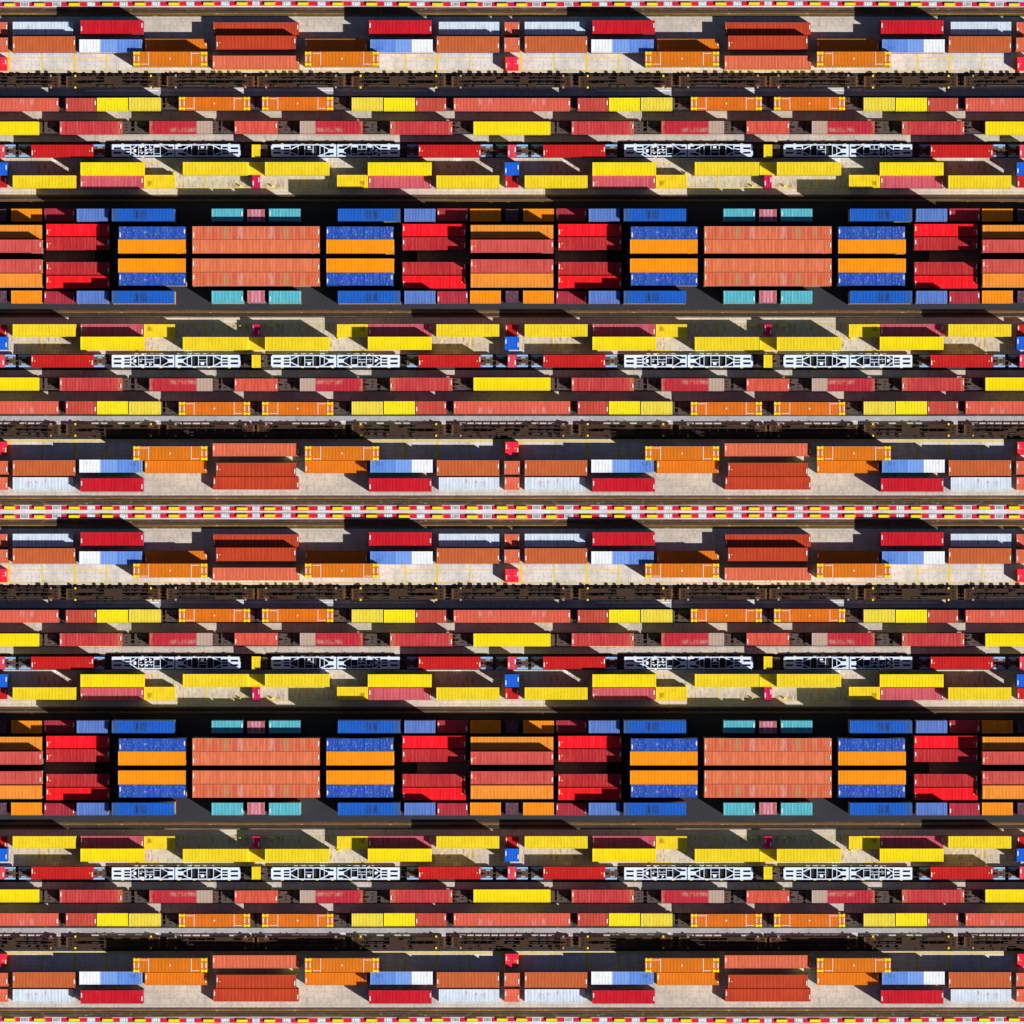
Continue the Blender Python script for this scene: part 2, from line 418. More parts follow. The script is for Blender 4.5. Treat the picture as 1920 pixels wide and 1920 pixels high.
ORD = ['first', 'second', 'third', 'fourth', 'fifth', 'sixth', 'seventh', 'eighth', 'ninth', 'tenth', 'eleventh', 'twelfth', 'thirteenth', 'fourteenth',
       'fifteenth', 'sixteenth', 'seventeenth', 'eighteenth', 'nineteenth', 'twentieth', 'twenty-first', 'twenty-second', 'twenty-third', 'twenty-fourth',
       'twenty-fifth', 'twenty-sixth', 'twenty-seventh', 'twenty-eighth', 'twenty-ninth', 'thirtieth', 'thirty-first', 'thirty-second']
KW = ['kerb along the top edge', 'kerb above the central white strip', 'kerb below the central white strip', 'kerb along the bottom edge']
for j in range(4):
    row = sorted([b for b in bumper_items if b[1] == j])
    for n, (px, _, py, i) in enumerate(row):
        link('kerb_bumper', variant(bump_me, i % 2 == 1, j % 2 == 1), None, P(px, py, KZ + 0.03), label='yellow bumper block, %s from the left on the striped %s' % (ORD[n], KW[j]),
             category='bumper block', group='yellow bumper blocks on the striped kerbs')

# ------------------------------------------------------------------ containers
LEV = 2.6
# colour: roof material builders (linear)
PC = {
 'coral':   dict(col=(0.62, 0.15, 0.085), fade=(0.72, 0.28, 0.18), streak=0.7, rust=0.3),
 'rustor':  dict(col=(0.50, 0.14, 0.045), fade=(0.58, 0.20, 0.08), streak=0.4, rust=0.1),
 'whiteR':  dict(col=(0.58, 0.66, 0.76), fade=(0.70, 0.75, 0.80), streak=0.8, rust=0.35, rustcol=(0.22, 0.13, 0.02),  # white tinted blue so that its shaded parts turn bluer
                 patches=((-1.6, -1.2, -.9, .9, (0.20, 0.11, 0.01), .18, .3, 1.0), (0.4, 0.8, -.9, .9, (0.20, 0.11, 0.01), .18, .3, 1.0), (-3.2, -2.7, -.6, .6, (0.3, 0.2, 0.06), .3, 1, .7))),
 'red':     dict(col=(0.52, 0.006, 0.026), fade=(0.66, 0.06, 0.08), streak=0.35, rust=0.05),
 'bred':    dict(col=(0.80, 0.006, 0.02), fade=(0.85, 0.10, 0.10), streak=0.25, rust=0.05),
 'redor':   dict(col=(0.46, 0.065, 0.022), fade=(0.60, 0.12, 0.05), streak=0.5, rust=0.1),
 'whblue':  dict(col=(0.15, 0.29, 0.66), fade=(0.22, 0.38, 0.74), streak=0.5, rust=0.1, rustcol=(0.02, 0.05, 0.2),
                 patches=((-7, -1.98, -2, 2, (0.76, 0.77, 0.80), .03, 0, .97), (-1.9, 1.2, -2, 2, (0.27, 0.42, 0.74), .02, 0, .45), (3.5, 5.6, -1, 1, (0.05, 0.13, 0.42), .5, 1, .8))),
 'orange':  dict(col=(0.62, 0.205, 0.010), fade=(0.72, 0.20, 0.02), streak=0.35, rust=0.05),
 'orange2': dict(col=(0.64, 0.19, 0.012), fade=(0.74, 0.22, 0.03), streak=0.35, rust=0.05),
 'salmon':  dict(col=(0.62, 0.16, 0.08), fade=(0.74, 0.30, 0.18), streak=0.7, rust=0.1),
 'pink':    dict(col=(0.78, 0.02, 0.075), fade=(0.8, 0.1, 0.13), streak=0.5, rust=0.05),
 'trainred':dict(col=(0.62, 0.135, 0.085), fade=(0.70, 0.24, 0.18), streak=0.7, rust=0.4, rustcol=(0.22, 0.02, 0.015),
                 patches=((3.7, 4.6, 0.1, 1.2, (0.5, 0.42, 0.42), .25, 1, .8), (5.8, 6.6, 0.0, 1.2, (0.5, 0.42, 0.42), .25, 1, .7))),
 'brick':   dict(col=(0.48, 0.085, 0.055), fade=(0.55, 0.15, 0.12), streak=0.6, rust=0.1),
 'yel':     dict(col=(0.80, 0.68, 0.008), fade=(0.82, 0.72, 0.04), streak=0.35, rust=0.3, rustcol=(0.35, 0.25, 0.02)),
 'paleyel': dict(col=(0.72, 0.60, 0.07), fade=(0.74, 0.65, 0.14), streak=0.4, rust=0.3, rustcol=(0.35, 0.28, 0.06)),
 'byel':    dict(col=(0.82, 0.66, 0.004), fade=(0.84, 0.70, 0.02), streak=0.2, rust=0.05),
 'gyel':    dict(col=(0.76, 0.60, 0.018), fade=(0.78, 0.64, 0.06), streak=0.35, rust=0.35, rustcol=(0.4, 0.27, 0.02)),
 'rustyel': dict(col=(0.78, 0.60, 0.02), fade=(0.78, 0.64, 0.05), streak=0.35, rust=0.5, rustcol=(0.3, 0.16, 0.01),
                 patches=((-2.4, -1.4, -.9, .1, (0.3, 0.14, 0.0), .3, 1, .9),)),
 'crimson': dict(col=(0.50, 0.050, 0.060), fade=(0.60, 0.15, 0.12), streak=0.7, rust=0.5, rustcol=(0.25, 0.02, 0.02),
                 patches=((-6, -5.5, -2, 2, (0.45, 0.22, 0.08), .2, 1, .8), (5.2, 6, -2, 2, (0.45, 0.22, 0.08), .2, 1, .9), (-2.9, -2.5, -2, 2, (0.5, 0.22, 0.12), .15, 1, .6))),
 'twotone': dict(col=(0.47, 0.030, 0.055), fade=(0.55, 0.09, 0.10), streak=0.6, rust=0.2,
                 patches=((3.1, 7, -2, 2, (0.46, 0.36, 0.29), .08, 0, .95), (-2.2, 3.0, -.85, -.15, (0.50, 0.36, 0.26), .3, 1, .7), (-6, -5.4, -2, 2, (0.45, 0.22, 0.08), .2, 1, .8))),
 'coral2':  dict(col=(0.60, 0.095, 0.07), fade=(0.68, 0.26, 0.14), streak=0.8, rust=0.3),
 'pinkred': dict(col=(0.66, 0.06, 0.12), fade=(0.72, 0.28, 0.22), streak=0.8, rust=0.1),
 'sred':    dict(col=(0.50, 0.016, 0.016), fade=(0.54, 0.03, 0.03), streak=0.4, rust=0.05),
 'blueR':   dict(col=(0.008, 0.14, 0.62), fade=(0.03, 0.22, 0.7), streak=0.4, rust=0.05),
 'rose':    dict(col=(0.48, 0.10, 0.145), fade=(0.58, 0.22, 0.25), streak=0.6, rust=0.2, rustcol=(0.40, 0.01, 0.03)),
 'magenta': dict(col=(0.52, 0.008, 0.11), fade=(0.6, 0.03, 0.15), streak=0.6, rust=0.02),
 'plum':    dict(col=(0.085, 0.035, 0.06), fade=(0.2, 0.13, 0.18), streak=0.6, rust=0.1, chalk=0.6),
 'amber':   dict(col=(0.76, 0.30, 0.012), fade=(0.78, 0.36, 0.04), streak=0.3, rust=0.05),
 'wine':    dict(col=(0.33, 0.03, 0.055), fade=(0.46, 0.12, 0.15), streak=0.6, rust=0.1),
 'paleblue':dict(col=(0.12, 0.21, 0.50), fade=(0.2, 0.29, 0.55), streak=0.6, rust=0.3, rustcol=(0.05, 0.09, 0.25)),
 'scarblue':dict(col=(0.012, 0.125, 0.48), fade=(0.03, 0.18, 0.55), streak=0.5, rust=0.05,
                 patches=((-6, -4.8, -2, 2, (0.06, 0.10, 0.17), .25, 1, .9), (-1.6, -0.8, -.8, .9, (0.02, 0.03, 0.06), .35, 1.5, 1), (-.4, 0.7, -.8, .9, (0.02, 0.03, 0.06), .35, 1.5, 1))),
 'teal':    dict(col=(0.10, 0.42, 0.50), fade=(0.3, 0.6, 0.66), streak=0.5, rust=0.1),
 'pinkpale':dict(col=(0.45, 0.12, 0.18), fade=(0.7, 0.5, 0.55), streak=0.8, rust=0.05, chalk=0.7),
 'amberL':  dict(col=(0.74, 0.31, 0.045), fade=(0.76, 0.38, 0.09), streak=0.5, rust=0.1),
 'dblue':   dict(col=(0.012, 0.085, 0.40), fade=(0.10, 0.20, 0.52), streak=0.5, rust=0.05, chalk=0.75),
 'bigcoral':dict(col=(0.60, 0.15, 0.075), fade=(0.72, 0.30, 0.17), streak=0.8, rust=0.35,
                 patches=((8.9, 9.5, -2, 2, (0.36, 0.26, 0.12), .2, 1, .7), (2.5, 3.6, -2, 2, (0.5, 0.4, 0.42), .2, 1, .6), (5.1, 6.4, -2, 2, (0.34, 0.28, 0.14), .3, 1, .7), (0, .5, -2, 2, (0.6, 0.2, 0.1), .1, 1, .9))),
 'bigcoral2':dict(col=(0.64, 0.19, 0.09), fade=(0.75, 0.33, 0.18), streak=0.6, rust=0.1),
 'rosered': dict(col=(0.56, 0.10, 0.085), fade=(0.64, 0.19, 0.16), streak=0.7, rust=0.1),
 'crim2':   dict(col=(0.44, 0.025, 0.035), fade=(0.54, 0.12, 0.09), streak=0.7, rust=0.1),
 'deepamb': dict(col=(0.84, 0.33, 0.004), fade=(0.86, 0.38, 0.01), streak=0.25, rust=0.02),
}
for n_, (k_, v_) in enumerate(PC.items()):
    M['roof_' + k_] = paint('roof_' + k_, seed=n_ * 3.1, **v_)
    M['body_' + k_] = flat('body_' + k_, sc3(v_['col'], 0.85) if k_ != 'whblue' else (0.5, .5, .52), 0.6, var=0.2)

def extras(style, L, W, H):
    """small fittings: list of (name, mesh)"""
    out = []
    z = H + 0.012
    if 'p' in style or 'q' in style:       # white end plates
        for side in ((-1, 1) if 'p' in style else (1,)):
            mb = MB(); x = side * (L / 2 - 0.22); yy = -0.35 if side < 0 else 0.3
            mb.box(x - 0.085, x + 0.085, yy - 0.42, yy + 0.42, H - 0.03, z + 0.04)
            out.append(('end_plate', mb.mesh('end_plate', M['plate'])))
    if 's' in style or 't' in style:       # amber stickers
        for side in ((-1, 1) if 's' in style else (-1,)):
            mb = MB(); x = side * (L / 2 - 0.72); d = 0.16
            mb.prism([(x - d, 0), (x, -d), (x + d, 0), (x, d)], H - 0.03, z + 0.02)
            out.append(('hazard_sticker', mb.mesh('hazard_sticker', M['stick'])))
    if 'Y' in style:                       # forty-five foot box with yellow corner frames
        for sx in (-1, 1):
            for sy in (-1, 1):
                mb = MB(); x0 = sx * (L / 2 - 0.62); y0 = sy * (W / 2 - 0.27)
                mb.box(x0 - .60, x0 + .60, y0 - .13, y0 + .13, H - .05, H + .05)
                for q in (-1, 1): mb.box(x0 + q * .40 - .18, x0 + q * .40 + .18, y0 - .29, y0 + .27, H - .05, H + .065)
                out.append(('corner_casting', mb.mesh('corner_casting', M['yellow'])))
            for dx in (0.22, 1.02):
                mb = MB(); x = sx * (L / 2 - dx); mb.box(x - .08, x + .08, -.5, .5, H - .04, H + .03)
                out.append(('end_plate', mb.mesh('end_plate', M['plate'])))
            mb = MB(); x = sx * (L / 2 - 2.95) if sx < 0 else L / 2 - 3.05
            mb.box(x - .045, x + .045, -W / 2 + .04, W / 2 - .04, H - .04, H + .022)
            out.append(('seam_strap', mb.mesh('seam_strap', M['plate'])))
            mb = MB(); xs = -L / 2 + 1.45 if sx < 0 else L / 2 - 2.85
            for k in range(9):
                mb.box(xs + k * .15, xs + k * .15 + .10, -sx * -1 * (W / 2 - .30) - .07, -sx * -1 * (W / 2 - .30) + .07, H - .04, H + .02)
            out.append(('lettering', mb.mesh('lettering', M['plate'])))
        mb = MB(); mb.box(-.12, .12, -.14, .14, H - .04, H + .03); out.append(('vent_plate', mb.mesh('vent_plate', M['plate'])))
    return out

def container_mesh(L, W, H, key, fold, white_frame=None):
    th = 0.10
    b = MB()
    # corrugated side walls
    n = max(4, int(L / 0.62)); st = (L - 2 * th) / n
    for sy in (-1, 1):
        yo = sy * (W / 2 - 0.02); yi = sy * (W / 2 - 0.075)
        for k in range(n):
            x0 = -L / 2 + th + k * st
            pr = [(x0, yo), (x0 + st * .4, yo), (x0 + st * .5, yi), (x0 + st * .9, yi), (x0 + st, yo)]
            for a, c in zip(pr[:-1], pr[1:]):
                q = [(a[0], a[1], .14), (c[0], c[1], .14), (c[0], c[1], H - .1), (a[0], a[1], H - .1)]
                b.quad(q if sy < 0 else q[::-1])
    for sx in (-1, 1):
        x = sx * (L / 2 - 0.05)
        q = [(x, -W / 2 + th, .14), (x, W / 2 - th, .14), (x, W / 2 - th, H - .1), (x, -W / 2 + th, H - .1)]
        b.quad(q if sx > 0 else q[::-1])
        for k in (-.55, -.2, .2, .55): b.box(x - .02 if sx < 0 else x, x + (.0 if sx < 0 else .02) , k * W / 2 * 1.3 - .03, k * W / 2 * 1.3 + .03, .2, H - .15)
    b.box(-L / 2 + th, L / 2 - th, -W / 2 + .03, W / 2 - .03, 0.1, 0.14)
    body = b.mesh('walls', M['body_' + key], fold)
    f = MB()                                # frame: posts, rails, castings
    for sx in (-1, 1):
        for sy in (-1, 1):
            xa, xb = sorted((sx * L / 2, sx * (L / 2 - th))); ya, yb = sorted((sy * W / 2, sy * (W / 2 - th)))
            f.box(xa, xb, ya, yb, 0.12, H - .12)
            xa, xb = sorted((sx * (L / 2 + .0), sx * (L / 2 - .18))); ya, yb = sorted((sy * W / 2, sy * (W / 2 - .17)))
            f.box(xa, xb, ya, yb, H - .12, H + .012); f.box(xa, xb, ya, yb, 0, .12)
        xa, xb = sorted((sx * (L / 2 - .004), sx * (L / 2 - th)))
        f.box(xa, xb, -W / 2 + .17, W / 2 - .17, H - .11, H - .003); f.box(xa, xb, -W / 2 + .17, W / 2 - .17, .01, .13)
    for sy in (-1, 1):
        ya, yb = sorted((sy * (W / 2 - .004), sy * (W / 2 - .075)))
        f.box(-L / 2 + .18, L / 2 - .18, ya, yb, H - .1, H - .002); f.box(-L / 2 + .18, L / 2 - .18, ya, yb, .01, .13)
    frame = f.mesh('frame', M['roof_' + key] if key != 'whblue' else M['roof_' + key], fold)
    r = MB()                                # corrugated roof
    p = 0.275; n = int((L - 2 * th - .3) / p); p = (L - 2 * th - .3) / n
    x0 = -L / 2 + th + .15; ya, yb = -W / 2 + .075, W / 2 - .075; hi, lo = H - .012, H - .088
    r.quad([(-L / 2 + th, ya, hi), (x0, ya, hi), (x0, yb, hi), (-L / 2 + th, yb, hi)])
    for k in range(n):
        a = x0 + k * p
        pr = [(a, hi), (a + p * .42, hi), (a + p * .56, lo), (a + p * .80, lo), (a + p, hi)]
        for c, d in zip(pr[:-1], pr[1:]):
            r.quad([(c[0], ya, c[1]), (d[0], ya, d[1]), (d[0], yb, d[1]), (c[0], yb, c[1])])
    a = x0 + n * p
    r.quad([(a, ya, hi), (L / 2 - th, ya, hi), (L / 2 - th, yb, hi), (a, yb, hi)])
    roof = r.mesh('roof', M['roof_' + key], fold)
    return body, frame, roof

# id: x0,x1,y0,y1, levels (None = on a wagon), colour key, style, look, category
CO = 'shipping container'
T = [
 ('B0', 0, 14, 41.5, 65, 1, 'coral', 'p', 'stubby rust coral container', 'B'),
 ('B1', 24, 137, 41, 65, 1, 'whiteR', '', 'white container with brown rust', 'B'),
 ('B2', 151, 268, 38, 63, 2, 'red', 'p', 'deep red container', 'B'),
 ('B3', 400, 480, 42, 65.5, 1, 'redor', 'p', 'extra long red-orange container', 'B'),
 ('C0', 0, 14.5, 70.5, 95.5, 2, 'salmon', 'p', 'stubby orange coral container', 'C'),
 ('C1', 24, 141, 68, 97, 2, 'rustor', 'p', 'rust orange container', 'C'),
 ('C2', 149, 265.5, 74, 98, 2.2, 'whblue', '', 'white and light blue container', 'C'),
 ('C3', 272, 388, 73, 96, 1, 'orange', 'p', 'dark orange container', 'C'),
 ('C4', 405.5, 480, 67, 92, 2, 'redor', 'pt', 'extra long red-orange container', 'C'),
 ('D0', 0, 12.5, 107, 131.5, 1, 'pink', 'ps', 'stubby hot pink red container', 'D'),
 ('D1', 250, 388, 97, 123, 2.7, 'orange', 'Y', 'bright orange yellow-cornered container', 'D'),
 ('D2', 399, 480, 104.5, 128.5, 2, 'salmon', 'p', 'extra long salmon orange container', 'D'),
 ('F0', 0, 109, 184, 207.5, None, 'trainred', 'pt', 'extra long salmon red container', 'F'),
 ('F1', 123.5, 180.5, 184, 207.5, None, 'brick', 'p', 'short brick red container', 'F'),
 ('F2', 182, 240, 183.5, 207.5, None, 'yel', '', 'short bright yellow container', 'F'),
 ('F3', 242, 300.5, 183, 207, None, 'paleyel', '', 'short pale yellow container', 'F'),
 ('F4', 335.5, 468.5, 182, 206, None, 'orange2', 'Y', 'orange yellow-cornered container', 'F'),
 ('G0', 0, 72, 228, 252, None, 'byel', '', 'extra long plain yellow container', 'G'),
 ('G1', 112, 228.5, 227.5, 251.5, None, 'crimson', 'p', 'crimson container with rusty ends', 'G'),
 ('G2', 280, 397.5, 227, 250.5, None, 'twotone', '', 'crimson container with one beige end', 'G'),
 ('G3', 440, 480, 227, 250, None, 'coral2', 'p', 'short coral container', 'G'),
 ('H0', 0, 8, 271.5, 295, None, 'pinkred', 'p', 'stubby pink container', 'H'),
 ('H1', 58.5, 175, 271.5, 294.5, None, 'sred', 'ps', 'scarlet container with amber stickers', 'H'),
 ('H3', 472, 480, 271, 294.5, None, 'gyel', '', 'stubby yellow container', 'H'),
 ('I0', 0, 13.5, 304.5, 328.5, 2, 'blueR', 'p', 'stubby bright blue container', 'I'),
 ('I1', 151, 270, 304.5, 328.5, 2.3, 'byel', '', 'clean yellow container', 'I'),
 ('I2', 343, 463, 304, 328, 2.3, 'gyel', '', 'golden yellow container', 'I'),
 ('I3', 464.2, 480, 304, 328, 1, 'rustyel', '', 'stubby dull yellow container', 'I'),
 ('J0', 0, 12.5, 330.5, 351, 1, 'sred', 'p', 'stubby red container', 'J'),
 ('J1', 24, 141.5, 329, 352, 2, 'gyel', '', 'golden yellow container', 'J'),
 ('J2', 151, 268.5, 330, 352.5, 1, 'rose', 'pt', 'faded rose red container', 'J'),
 ('J3', 269.8, 328, 328, 352, 1, 'rustyel', '', 'rust-stained short yellow container', 'J'),
 ('J4', 472.8, 480, 328, 352, 1, 'magenta', 'p', 'stubby magenta container', 'J'),
 ('K0', 0, 12, 392, 414.5, 1, 'plum', '', 'stubby dark plum container', 'K'),
 ('K1', 21, 78.5, 391.5, 415, 1, 'amber', '', 'short amber container', 'K'),
 ('K2', 83, 140, 391, 414, 1, 'wine', 'p', 'short wine red container', 'K'),
 ('K3', 144, 201.5, 391.5, 414.5, 3.4, 'paleblue', '', 'short faded blue container', 'K'),
 ('K4', 210, 326, 391.5, 414.5, 4.0, 'scarblue', '', 'scarred blue container', 'K'),
 ('K5', 397, 455.5, 391.5, 414.5, 2.8, 'teal', 'q', 'short teal container', 'K'),
 ('K6', 464, 480, 392.5, 415, 2.8, 'pinkpale', '', 'stubby pale pink container', 'K'),
 ('L0', 0, 77, 422, 447, 3, 'amberL', '', 'extra long pale amber container', 'L'),
 ('L1', 87, 205, 420, 443, 2.3, 'bred', 'pt', 'bright red container', 'L'),
 ('L2', 223.5, 347.5, 425, 448.5, 4.1, 'dblue', 'p', 'scuffed deep blue container', 'L'),
 ('L3', 361.5, 480, 424.5, 449, 4.1, 'bigcoral', 'p', 'extra long stained coral container', 'L'),
 ('M0', 0, 77, 449.5, 473.5, 4.1, 'rosered', 'pt', 'extra long rose red container', 'M'),
 ('M1', 87, 205, 445, 468.5, 2.3, 'crim2', 'pt', 'crimson red container', 'M'),
 ('M2', 222, 347.5, 449.3, 475, 4.1, 'deepamb', '', 'deep amber container', 'M'),
 ('M3', 361.5, 480, 449.8, 475, 4.1, 'bigcoral2', 'pt', 'extra long clean coral container', 'M'),
]
LANE = {'B': 'row nearest the striped kerb', 'C': 'second row from the striped kerb', 'D': 'row along the empty brown wagons',
        'F': 'train beside the empty wagons', 'G': 'middle loaded train', 'H': 'train with white lattice wagons',
        'I': 'row beside the lattice wagons', 'J': 'row beside the pale apron', 'K': 'outer row of the dark block',
        'L': 'middle row of the dark block', 'M': 'inner row of the dark block'}
WZ = 1.22           # wagon deck height
items = []
lower = []
for (cid, x0, x1, y0, y1, lev, key, style, look, lane) in T:
    seam = 0 if x0 == 0 else (480 if x1 == 480 else None)
    if seam == 0: w = 2 * x1; cx = 0
    elif seam == 480: w = 2 * (480 - x0); cx = 480
    else: w = x1 - x0; cx = (x0 + x1) / 2
    L = w * S; W = (y1 - y0) * S; H = LEV if lev is not None else 2.65
    kind = 'extra' if w > 143 else ('short' if w < 90 else 'long')
    nm = {'extra': 'extra_long_container', 'short': 'short_container', 'long': 'shipping_container'}[kind]
    cat = {'extra': 'long container', 'short': 'short container', 'long': 'shipping container'}[kind]
    th = Thing(nm)
    b, f, r = container_mesh(L, W, H, key, seam is not None)
    th.part('walls', b); th.part('frame', f)
    ex = extras(style, L, W, H); onroof = ('hazard_sticker', 'lettering', 'seam_strap', 'vent_plate')
    th.part('roof', r, kids=[(n, me, (0, 0, 0)) for (n, me) in ex if n in onroof])
    for (n, me) in ex:
        if n not in onroof: th.part(n, me)
    zb = (lev - 1) * LEV if lev is not None else WZ
    zt = zb + H
    for j in range(4):
        py = fy((y0 + y1) / 2, j)
        if seam is None: spots = [(fx(cx, i), i % 2 == 1) for i in range(4)]
        elif seam == 0: spots = [(0, False), (960, False), (1920, False)]
        else: spots = [(480, False), (1440, False)]
        for (px, fl) in spots:
            X, Y, _ = P(px, py, zt)
            items.append([lane, j, px, th, (X, Y, zb), fl, look, cat, kind, py])
            nl = math.ceil((lev or 1) - 1); hl = zb / max(1, nl)
            for q in range(nl): lower.append((X, Y, q * hl, hl, L, W, (hash(cid) if 0 else sum(map(ord, cid)) + q) % 5))
rows = {}
for it in items: rows.setdefault((it[0], it[1]), []).append(it)
GR = {'extra': 'extra long containers in the yard', 'short': 'short containers in the yard', 'long': 'forty foot containers in the yard'}
for (lane, j), lst in rows.items():
    lst.sort(key=lambda a: a[2])
    for n, it in enumerate(lst):
        lab = '%s, %s from left, %s, %s quarter' % (it[6], ORD[n], LANE[lane], QN[j].replace(' ', '-'))
        if len(lab.split()) > 16: print('LONG', lab)
        it[3].place(it[4], it[5], j % 2 == 1, lab, it[7], GR[it[8]])

# containers hidden beneath the topmost ones
lowm = [M['body_' + k] for k in ('rustor', 'dblue', 'brick', 'gyel', 'teal')]
mb = MB()
for (X, Y, z, HL, L, W, c) in lower:
    mb.box(X - L / 2 + .06, X + L / 2 - .06, Y - W / 2 + .06, Y + W / 2 - .06, z + .02, z + HL - .03, c)
    for sx in (-1, 1):
        for sy in (-1, 1):
            a, b = sorted((X + sx * L / 2, X + sx * (L / 2 - .17))); d, e = sorted((Y + sy * W / 2, Y + sy * (W / 2 - .17)))
            mb.box(a, b, d, e, z + .004, z + HL - .004, c)
    n = int(L / 0.6)
    for k in range(n):
        x = X - L / 2 + .3 + k * (L - .6) / max(1, n - 1)
        mb.box(x - .12, x + .12, Y - W / 2 + .02, Y + W / 2 - .02, z + .15, z + HL - .15, c)
link('stacked_containers', mb.mesh('stacked_containers', lowm), None, (0, 0, 0), kind='stuff',
     label='lower containers carrying the topmost ones of every stack', category='containers')

# ------------------------------------------------------------------ wagons
def bogie():
    b = MB()
    for sx in (-.9, .9):
        for sy in (-.7, .7): b.wheel(sx, sy, .46 + .15, .46, .12)
        b.box(sx - .06, sx + .06, -.7, .7, .55, .67)
    b.box(-1.3, 1.3, -.92, -.8, .5, .75); b.box(-1.3, 1.3, .8, .92, .5, .75); b.box(-.2, .2, -.95, .95, .55, .9)
    return b.mesh('bogie', M['black'])
BOG = bogie()
def rnd(seed): return random.Random(seed)

def flat_wagon(L, W, style, seed):
    """skeleton deck flat wagon, length L; style E = empty brown, G = grey ends, H = blue sided"""
    R = rnd(seed); t = Thing('flat_wagon'); h = WZ - 0.02; d = MB()
    deck = 'grey' if style != 'E' else 'wagon'
    # side sills, spine beams
    for y, w in ((-W / 2 + .07, .14), (W / 2 - .07, .14)):
        d.box(-L / 2 + .3, L / 2 - .3, y - w / 2, y + w / 2, h - .3, h)
    e = min(2.3, L * .3)
    for y in (-.38, .38): d.box(-L / 2 + e, L / 2 - e, y - .09, y + .09, h - .42, h + .0)
    n = max(2, int((L - 2 * e) / 1.55))
    for k in range(n + 1):
        x = -L / 2 + e + k * (L - 2 * e) / n
        d.box(x - .05, x + .05, -W / 2 + .14, -.47, h - .25, h - .01); d.box(x - .05, x + .05, .47, W / 2 - .14, h - .25, h - .01)
        d.box(x - .04, x + .04, -.29, .29, h - .3, h - .012)
        if k < n:
            x1 = x + (L - 2 * e) / n; c = .9
            m = (k + .5) / n
            if (.36 < m < .44) or (.56 < m < .64): d.box(x + .05, x1 - .05, -.29, .29, h - .1, h - .015)
            if R.random() < .3: d.box(x + .05, x1 - .05, .48, W / 2 - .15, h - .1, h - .02)
            if R.random() < .3: d.box(x + .05, x1 - .05, -W / 2 + .15, -.48, h - .1, h - .02)
            if R.random() < .3: d.bar(x + .1, .5, x1 - .1, W / 2 - .2, .07, h - .15, h - .03)
    # tapering ends into a solid platform
    for s in (-1, 1):
        xi = s * (L / 2 - e)
        for y in (-1, 1):
            q = [(xi, y * .47), (xi, y * .29), (xi + s * .9, 0 if 0 else y * .04), (xi + s * .9, y * (W / 2 - .14)), (xi + s * .35, y * (W / 2 - .14))]
            ar = sum(q[a][0] * q[(a + 1) % 5][1] - q[(a + 1) % 5][0] * q[a][1] for a in range(5))
            d.prism(q if ar > 0 else q[::-1], h - .25, h - .006)
        a, b = sorted((xi + s * .9, s * (L / 2 - .32)))
        ys = [-W / 2 + .14, -.62, -.46, .46, .62, W / 2 - .14]
        d.box(a, b, ys[0], ys[1], h - .2, h - .006); d.box(a, b, ys[2], -.12, h - .2, h - .006); d.box(a, b, .12, ys[3], h - .2, h - .006); d.box(a, b, ys[4], ys[5], h - .2, h - .006)
        d.box(a, a + (b - a) * .35, -.12, .12, h - .2, h - .006); d.box(b - (b - a) * .35, b, -.12, .12, h - .2, h - .006)
        for y in (-.54, .54): d.box(a, a + .25, y - .08, y + .08, h - .2, h - .006); d.box(b - .25, b, y - .08, y + .08, h - .2, h - .006)
    # brake gear and steps standing out on one side
    if style == 'E':
        for k in range(int(L / 1.7)):
            x = -L / 2 + .9 + k * 1.7 + R.uniform(-.35, .35); w = R.choice((.12, .28, .22, .34))
            d.box(x - w, x + w, W / 2 + .0, W / 2 + R.choice((.32, .55, .62)), h - .55, h - .2)
            if R.random() < .5:
                x += .6; d.box(x - .14, x + .14, -W / 2 - .22, -W / 2, h - .5, h - .15)
        d.box(-L / 2 + 1, L / 2 - 1, W / 2 + .22, W / 2 + .34, h - .7, h - .55)
    t.part('deck', d.mesh('deck', M[deck]))
    for s in (-1, 1):
        b = MB(); a, c = sorted((s * L / 2, s * (L / 2 - .31)))
        b.box(a, c, -W / 2 + .02, W / 2 - .02, h - .45, h + .02)
        for y in (-.85, .85):
            b.box(min(a, a + s * .0) , c, y - .2, y + .2, h - .4, h + .035)
        t.part('end_beam', b.mesh('end_beam', M['wagonend' if style == 'E' else deck]))
        if L > 8: t.part('bogie', BOG, (s * (L / 2 - 1.9), 0, 0))
    if L <= 8: t.part('bogie', BOG, (0, 0, 0))
    if style == 'E':
        for s in (-1, 1):
            b = MB(); x = s * (L / 2 - 1.75)
            for y in (-1, 1):
                a, c = sorted((y * (W / 2 + .22), y * (W / 2 - .12))); b.box(x - .17, x + .17, a, c, h - .2, h + .09)
            t.part('twist_lock', b.mesh('twist_lock', M['beige' if seed % 2 else 'yellow']))
        b = MB(); b.box(L / 2 - 2.25, L / 2 - 1.3, -W / 2 + .16, -.63, h - .2, h + .004)
        t.part('repair_patch', b.mesh('repair_patch', M['wagonred']))
    if style == 'H':
        for s in (-1, 1):
            for y in (-1, 1):
                b = MB(); q = 2.3 if L > 8 else 2.2
                a, c = sorted((s * (L / 2 - .05), s * (L / 2 - q))); d0, e0 = sorted((y * (W / 2 + .05), y * (W / 2 - .30)))
                b.box(a, c, d0, e0, h - .3, h + .05)
                for xx in (a + .25, c - .3): b.box(xx - .13, xx + .13, d0 + .05, e0 - .05, h, h + .1)
                t.part('side_plate', b.mesh('side_plate', M['lblue']))
                b = MB(); a = s * (L / 2 - .95); b.box(a - .45, a + .45, y * (W / 2 - .5) - .16, y * (W / 2 - .5) + .16, h - .1, h + .16)
                t.part('bolster', b.mesh('bolster', M['beige']))
    return t

